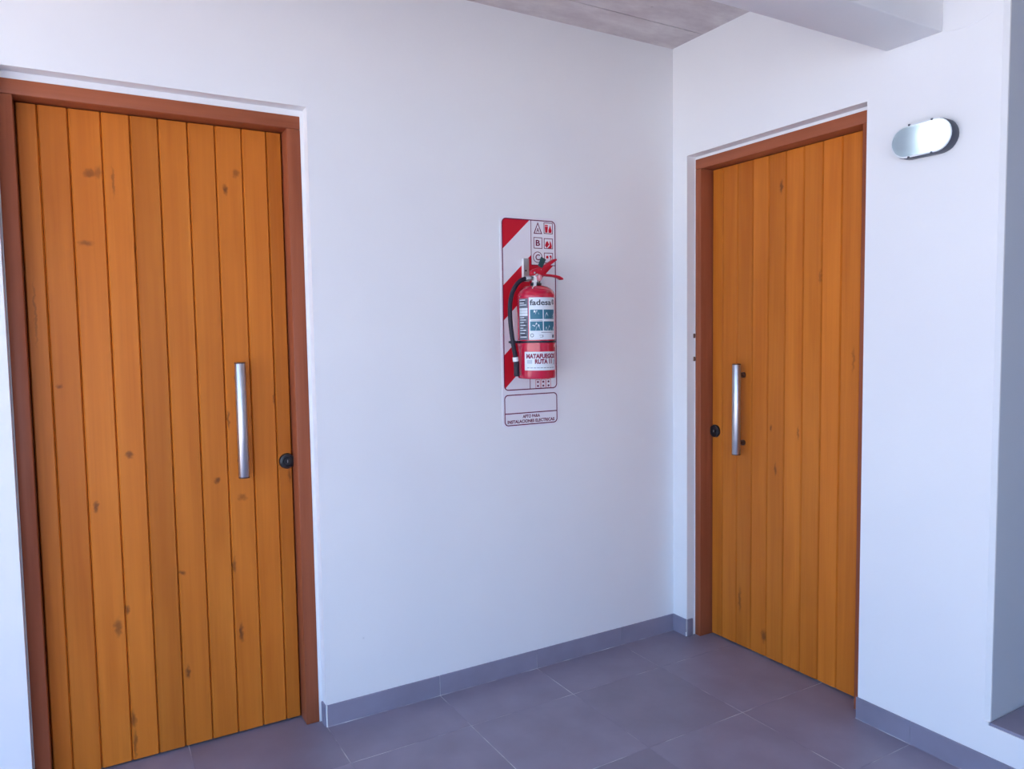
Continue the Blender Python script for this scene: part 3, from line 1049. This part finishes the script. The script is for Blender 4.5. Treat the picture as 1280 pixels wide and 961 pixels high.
for z, a0, a1 in ((1.545, -88, -66), (1.534, -88, -70), (1.526, -88, -62), (1.477, -88, -70), (1.468, -88, -64), (1.458, -88, -72), (1.447, -88, -66), (1.436, -88, -74), (1.427, -88, -64), (1.416, -88, -68), (1.401, -88, -62)):
    patch(a0, a1, z, z + 0.0035, RL + 0.0003, 0.0002, pl)
obj('fine_print', pl, M_PAPER, side_lb)['kind'] = 'stuff'
ik = MB()
for z, a0, a1 in ((1.539, -80, -66), (1.472, -76, -62), (1.452, -78, -60), (1.440, -72, -60), (1.421, -80, -64), (1.408, -84, -62)):
    patch(a0, a1, z, z + 0.004, RL + 0.0004, 0.0002, ik)
obj('dark_print', ik, M_INK, side_lb)['kind'] = 'stuff'
low = obj('service_label', patch(-70, 35, 1.272, 1.345, RL), M_PAPER, ext)
low['label'] = 'white service label with crimson lettering'
cyl_text('lettering', 'MATAFUEGOS', -64, 31, 1.3200, 0.0235, M_WINE, low, RT, 0.0014)
cyl_text('lettering', 'RUTA 11', -38, 17, 1.2990, 0.0235, M_WINE, low, RT, 0.0014)
fp = MB()
for k in range(9):
    patch(-62 + k * 10, -62 + k * 10 + 8, 1.2810, 1.2832, RL + 0.0003, 0.0002, fp)
obj('fine_print', fp, M_GREYLB, low)['kind'] = 'stuff'
pm = MB()
patch(-62, -46, 1.2985, 1.3135, RL + 0.0003, 0.0001, pm)
patch(23, 31, 1.2935, 1.3135, RL + 0.0003, 0.0001, pm)
obj('faded_print', pm, simple('faded_grey_print', (0.48, 0.52, 0.58), 0.5, noise=0.2, nscale=120), low)['kind'] = 'stuff'

# valve
NZ = EZ + 0.368
obj('neck_ring', MB().lathe([(0.0215, 0), (0.0225, 0.001), (0.0225, 0.009), (0.0205, 0.010)], (EX, EY, NZ), (0, 0, 1), 32), M_BLACK, ext, smooth=True)
vb = obj('valve_body', MB().lathe([(0.0175, 0.010), (0.0195, 0.013), (0.0195, 0.019), (0.0155, 0.022), (0.0155, 0.040), (0.0135, 0.046)], (EX, EY, NZ), (0, 0, 1), 32), M_CHROME, ext, smooth=True)
gdir = Vector((-0.18, -1, 0)).normalized()
ga = obj('pressure_gauge', MB().lathe([(0.007, 0.010), (0.007, 0.018), (0.0135, 0.018), (0.0138, 0.026), (0.0125, 0.0275), (0.0120, 0.0268), (0.001, 0.0268)],
         (EX + 0.004, EY, NZ + 0.029), gdir, 28), M_CHROME, ext, smooth=True)
gc = Vector((EX + 0.004, EY, NZ + 0.029)) + gdir * 0.0271
obj('gauge_dial', MB().lathe([(0.0115, 0), (0.0115, 0.0003)], gc, gdir, 28), simple('red_dial', (0.70, 0.22, 0.25), 0.4), ga)
gu = Vector((-gdir.y, gdir.x, 0))
nb = [gc + gdir * 0.0005 + gu * a + Vector((0, 0, b_)) for a, b_ in ((-0.0010, -0.003), (0.0010, -0.003), (0.0012, 0.009), (-0.0012, 0.009))]
obj('gauge_needle', MB().prism(nb, gdir * 0.0003, 1), M_WHITEPL, ga)
# squeeze lever (upper) and carrying handle (lower), pointing right
lev = [(-0.827, 1.646), (-0.829, 1.660), (-0.822, 1.668), (-0.786, 1.680), (-0.762, 1.690), (-0.722, 1.713), (-0.711, 1.7145), (-0.709, 1.709), (-0.735, 1.692), (-0.757, 1.673), (-0.772, 1.657), (-0.784, 1.646)]
obj('squeeze_lever', MB().prism(on(lev, EY - 0.0105), (0, 0.021, 0), 1), M_REDPL, ext, bevel=0.0012)
car = [(-0.828, 1.647), (-0.828, 1.655), (-0.770, 1.6535), (-0.715, 1.6495), (-0.697, 1.646), (-0.682, 1.6385), (-0.679, 1.633), (-0.684, 1.631), (-0.699, 1.638), (-0.716, 1.642), (-0.770, 1.645)]
obj('carry_handle', MB().prism(on(car, EY - 0.012), (0, 0.024, 0), 1), M_REDPL, ext, bevel=0.0012)
obj('pivot_pin', MB().lathe([(0.004, -0.0135), (0.004, 0.0135)], (-0.818, EY, 1.655), (0, 1, 0), 14), M_CHROME, ext, smooth=True)
obj('safety_pin', MB().tube([(-0.792, EY - 0.020, 1.668), (-0.792, EY + 0.016, 1.668)], 0.0018, 8), M_CHROME, ext)
# dark green seal tag
c = Vector((-0.784, EY - 0.014, 1.6965))
dirv = Vector((0.016, 0, 0.036)).normalized()
sv = Vector((dirv.z, 0, -dirv.x))
tagp = [c - dirv * 0.019 - sv * 0.0105, c - dirv * 0.019 + sv * 0.0105, c + dirv * 0.020 + sv * 0.0130, c + dirv * 0.020 - sv * 0.0115]
obj('seal_tag', MB().prism(tagp, (0, 0.004, 0), 1), M_GREEN, ext, bevel=0.0008)
# white strap tag hanging from the neck
sp = [(-0.845, EY - 0.044, 1.592), (-0.836, EY - 0.036, 1.598), (-0.826, EY - 0.027, 1.608), (-0.823, EY - 0.023, 1.622), (-0.820, EY - 0.019, 1.640)]
sm = MB()
vs, fs = [], []
for p in sp:
    p = Vector(p)
    for dx, dy in ((-0.006, -0.001), (0.006, -0.001), (0.006, 0.0005), (-0.006, 0.0005)):
        vs.append(p + Vector((dx, dy, 0)))
for k in range(len(sp) - 1):
    for i in range(4):
        j = (i + 1) % 4
        fs.append((4 * k + i, 4 * k + j, 4 * k + 4 + j, 4 * k + 4 + i))
fs += [(0, 1, 2, 3), tuple(4 * (len(sp) - 1) + i for i in (3, 2, 1, 0))]
obj('strap_tag', sm.add(vs, fs), M_WHITEPL, ext, smooth=True)
# hose with coupling, nozzle, ring and clip
obj('hose_coupling', MB().lathe([(0.006, 0.0), (0.006, 0.022), (0.0105, 0.022), (0.0105, 0.044), (0.009, 0.046)], (EX - 0.005, EY - 0.002, 1.636), (-1, 0, -0.06), 6), M_ZINC, ext)
ctrl = [(-0.838, -.092, 1.634), (-0.855, -.092, 1.632), (-0.880, -.092, 1.622), (-0.903, -.092, 1.598), (-0.919, -.092, 1.565), (-0.927, -.092, 1.517), (-0.925, -.092, 1.454), (-0.916, -.092, 1.385), (-0.904, -.092, 1.316)]
def smooth_path(P, n=6):
    P = [Vector(p) for p in P]
    out = []
    for i in range(len(P) - 1):
        p0, p1, p2, p3 = P[max(i - 1, 0)], P[i], P[i + 1], P[min(i + 2, len(P) - 1)]
        for k in range(n):
            t = k / n
            out.append(0.5 * ((2 * p1) + (p2 - p0) * t + (2 * p0 - 5 * p1 + 4 * p2 - p3) * t * t + (3 * p1 - p0 - 3 * p2 + p3) * t ** 3))
    out.append(P[-1])
    return out
hose = obj('hose', MB().tube(smooth_path(ctrl), 0.0088, 14), M_HOSE, ext, smooth=True)
obj('nozzle', MB().tube([(-0.9045, -.092, 1.318), (-0.902, -.092, 1.305), (-0.9005, -.092, 1.256), (-0.9003, -.092, 1.249)], [0.0095, 0.0105, 0.0115, 0.0105], 16), M_HOSE, hose, smooth=True)
obj('hose_ring', MB().tube([(-0.9055, -.092, 1.3245), (-0.9035, -.092, 1.308)], 0.0118, 16), M_WHITEPL, hose, smooth=True)
obj('body_strap', MB().lathe([(ER_ + 0.0002, 0), (ER_ + 0.0016, 0), (ER_ + 0.0016, 0.008), (ER_ + 0.0002, 0.008), (ER_ + 0.0002, 0)], (EX, EY, 1.3795), (0, 0, 1), 64), M_HOSE, ext)
obj('hose_clip', MB().tube([(-0.9152, -.092, 1.378), (-0.9164, -.092, 1.389)], 0.0112, 14).box(-0.912, -0.880, -0.095, -0.089, 1.379, 1.388).lathe([(0.005, 0), (0.005, 0.008)], (-0.930, -0.092, 1.380), (0, 0, 1), 10), M_HOSE, ext, smooth=True)

# ------------------------------------------------------------------ oval bulkhead lamp on the right wall
LC = (0.0, -1.189, 2.016)
lamp = empty('bulkhead_lamp', LC)
tag(lamp, 'lit oval bulkhead lamp with grey housing high on the white wall', 'lamp')
def stadium(L, h, n=14):
    r = h / 2
    e = L / 2 - r
    p = []
    for k in range(n + 1):
        a = R(-90 + 180 * k / n)
        p.append((e + r * math.cos(a), r * math.sin(a)))
    for k in range(n + 1):
        a = R(90 + 180 * k / n)
        p.append((-e + r * math.cos(a), r * math.sin(a)))
    return p
def on_lamp(p, x):
    return [(LC[0] + x, LC[1] + a, LC[2] + b_) for a, b_ in p]
def loft(rings, cap=True):
    mb = MB()
    n = len(rings[0])
    vs = [q for r_ in rings for q in r_]
    fs = []
    for i in range(len(rings) - 1):
        for k in range(n):
            j = (k + 1) % n
            fs.append((i * n + k, i * n + j, (i + 1) * n + j, (i + 1) * n + k))
    if cap:
        fs += [tuple(range(n - 1, -1, -1)), tuple((len(rings) - 1) * n + k for k in range(n))]
    return mb.add(vs, fs)
LL, LH = 0.200, 0.106
def st_(d):
    return stadium(LL - 2 * d, LH - 2 * d)
obj('housing', loft([on_lamp(st_(0.002), -0.0005), on_lamp(st_(0.0), -0.006), on_lamp(st_(0.0), -0.036), on_lamp(st_(0.003), -0.040),
                     on_lamp(st_(0.009), -0.040), on_lamp(st_(0.010), -0.012)]), M_LAMPB, lamp, smooth=True)
obj('rim', MB().ring(on_lamp(st_(0.0015), -0.040), on_lamp(st_(0.0065), -0.040), (-0.005, 0, 0)), M_LEADWHITE, lamp)
df = loft([on_lamp(st_(0.0066), -0.038), on_lamp(st_(0.0066), -0.046), on_lamp(st_(0.009), -0.051), on_lamp(st_(0.015), -0.055), on_lamp(st_(0.026), -0.058), on_lamp(st_(0.040), -0.0595)])
df.f = [f for f in df.f if f != tuple(range(len(st_(0)) - 1, -1, -1))]
diffuser = obj('diffuser', df, M_DIFF, lamp, smooth=True)
diffuser['label'] = 'frosted glass cover glowing at one end'
obj('bulb', MB().lathe([(0.004, -0.024), (0.011, -0.021), (0.013, -0.014), (0.013, 0.014), (0.011, 0.021), (0.004, 0.024)], (-0.034, -1.240, 2.018), (0, 1, 0), 20), M_BULB, lamp, smooth=True)
for dy, dz in ((0.037, 0.5), (-0.037, 0.5), (0.037, -0.5), (-0.037, -0.5)):
    zc = LC[2] + dz * (LH - 0.004)
    obj('clip', MB().box(-0.0475, -0.030, LC[1] + dy - 0.003, LC[1] + dy + 0.003, zc - 0.003, zc + 0.003), M_LAMPB, lamp, bevel=0.001)
